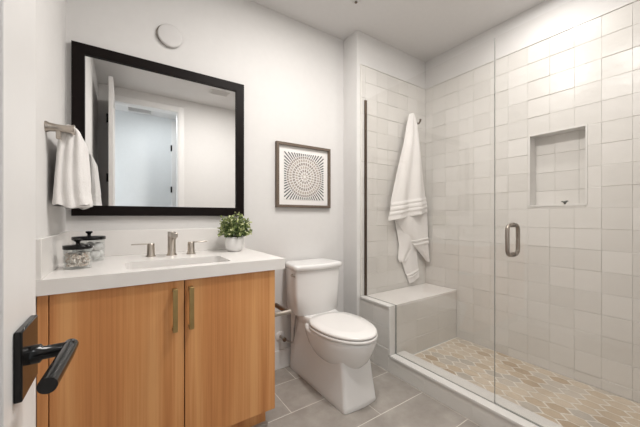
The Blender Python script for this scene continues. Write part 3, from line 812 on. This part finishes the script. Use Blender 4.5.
# ------------------------------------------------------------------ robe hook and bath towel in the shower
rh = thing('robe_hook', 'small dark metal robe hook on the tiled end wall near the corner', 'hook', (2.225, EY, 1.955))
mb = MB(); mb.lathe([(0.020, 0), (0.020, -0.006), (0.008, -0.010), (0.008, -0.040)], (2.225, EY-0.010, 1.965), M['bronze'], 20, 'y')
mb.tube([(2.225, EY-0.048, 1.962), (2.225, EY-0.068, 1.957), (2.225, EY-0.082, 1.972), (2.225, EY-0.086, 1.992)], [0.008, 0.008, 0.008, 0.010], M['bronze'], 12); mb.build('hook', rh)
mb = MB()
def sheet(Lp, Rp, y0, folds, amp, nu=26, nv=90, ph=0.0, bands=()):
    """cloth between a left and a right edge polyline (x,z), hanging near plane y0"""
    def at(P, f):
        d = [0]
        for a, b in zip(P, P[1:]): d.append(d[-1]+math.hypot(b[0]-a[0], b[1]-a[1]))
        s_ = f*d[-1]
        for i in range(len(P)-1):
            if s_ <= d[i+1]+1e-9:
                q = (s_-d[i])/max(1e-9, d[i+1]-d[i]); return (P[i][0]+(P[i+1][0]-P[i][0])*q, P[i][1]+(P[i+1][1]-P[i][1])*q)
        return P[-1]
    k_ = y0/1.68
    Lp, Rp = ([(min(x*k_, RX-0.03), 1.11+(z-1.11)*k_) for x, z in P] for P in (Lp, Rp))
    R = []
    for v in range(nv+1):
        f = v/nv; l, r = at(Lp, f), at(Rp, f); row = []
        for u in range(nu+1):
            q = u/nu; x = l[0]+(r[0]-l[0])*q; z = l[1]+(r[1]-l[1])*q
            a = amp*(0.35+0.65*f)
            y = y0 + a*math.sin(folds*q*2*PI + ph + f*1.3) + a*0.4*math.sin(folds*4.1*q+ph*2-f*2) + 0.018*(abs(q-0.5)*2)**2*(1-0.5*f)
            for b in bands:
                if abs(f-b) < 0.014: y -= 0.008
            row.append((x, min(y, EY-0.018), z))
        R.append(row)
    mb.rings(R, M['terry'], False, False, True, closed=False)
sheet([(2.105, 2.022), (2.070, 1.938), (2.031, 1.775), (1.941, 1.506), (1.862, 1.248), (1.826, 1.070)],
      [(2.140, 2.030), (2.205, 1.945), (2.262, 1.718), (2.306, 1.447), (2.352, 1.217), (2.366, 1.150)], 1.680, 2.2, 0.018, bands=(0.86, 0.90, 0.94))
sheet([(1.870, 1.16), (1.935, 1.06), (2.035, 0.955), (2.10, 0.90), (2.20, 0.815), (2.345, 0.69)],
      [(2.350, 1.18), (2.354, 1.10), (2.356, 1.0), (2.356, 0.90), (2.355, 0.80), (2.356, 0.685)], 1.705, 1.5, 0.010, ph=1.0, bands=(0.55, 0.62))
sheet([(1.90, 1.12), (1.935, 0.98), (1.960, 0.86), (1.945, 0.74), (1.962, 0.72)],
      [(2.33, 1.0), (2.24, 0.92), (2.17, 0.85), (2.10, 0.79), (2.03, 0.72)], 1.722, 1.3, 0.008, ph=0.4)
sheet([(2.015, 0.92), (1.985, 0.82), (1.985, 0.73), (2.030, 0.62), (2.085, 0.520)],
      [(2.16, 0.90), (2.185, 0.80), (2.195, 0.71), (2.208, 0.64), (2.218, 0.562)], 1.735, 1.0, 0.006, ph=2.0, bands=(0.8, 0.86))
o = mb.build('bath_towel', solid=0.010, subsurf=1); tag(o, 'long white bath towel hanging in folds from the robe hook inside the shower', 'towel')

# small dark sprig on the niche ledge
mb = MB()
sc_ = Vector((RX+0.03, 0.700, nz0))
for k in range(9):
    a = 2*PI*k/9+0.3; l = random.uniform(0.018, 0.028); up_ = random.uniform(0.010, 0.024)
    d = Vector((math.cos(a)*0.7, math.sin(a), 0)); s_ = Vector((-math.sin(a), math.cos(a), 0))
    R = []
    for q, wq in ((0.05, 0.3), (0.35, 1.0), (0.7, 0.9), (1.0, 0.15)):
        c = sc_ + d*l*q + Vector((0, 0, 0.004 + up_*math.sin(q*2.2)))
        R.append([tuple(c + s_*0.0062*wq*math.cos(t_) + Vector((0, 0, 0.0028*wq*math.sin(t_)))) for t_ in (0, PI/3, 2*PI/3, PI, 4*PI/3, 5*PI/3)])
    mb.rings(R, M['sprig'])
mb.lathe([(0.006, 0), (0.007, 0.004), (0.003, 0.010)], sc_, M['sprig'], 10)
o = mb.build('green_sprig'); tag(o, 'tiny dark green sprig lying on the ledge of the shower niche', 'plant sprig')

# ------------------------------------------------------------------ ceiling fittings
sp = thing('fire_sprinkler', 'small ceiling sprinkler head with a dark tip at the top edge of the picture', 'sprinkler', (1.325, 1.525, CZ))
mb = MB(); mb.lathe([(0.030, 0), (0.030, -0.003), (0.014, -0.010)], (1.325, 1.525, CZ), M['white_pl'], 24); mb.build('escutcheon', sp)
mb = MB(); mb.lathe([(0.006, -0.008), (0.006, -0.012), (0.010, -0.013), (0.010, -0.016)], (1.325, 1.525, CZ), M['bronze'], 16); mb.build('head', sp)
ef = thing('exhaust_grille', 'small white slotted exhaust grille on the bathroom ceiling, seen in the mirror', 'vent', (0.95, 0.26, CZ))
mb = MB()
for b in ((0.84, 1.06, 0.20, 0.215), (0.84, 1.06, 0.305, 0.32), (0.84, 0.855, 0.215, 0.305), (1.045, 1.06, 0.215, 0.305)): mb.box(*b, CZ-0.010, CZ, M['white_pl'], 0.002)
mb.build('frame', ef)
mb = MB(); mb.box(0.855, 1.045, 0.215, 0.305, CZ-0.002, CZ, M['vent'])
for k in range(5): mb.box(0.855, 1.045, 0.219+k*0.018, 0.227+k*0.018, CZ-0.008, CZ-0.002, M['white_pl'])
mb.build('louvre', ef)
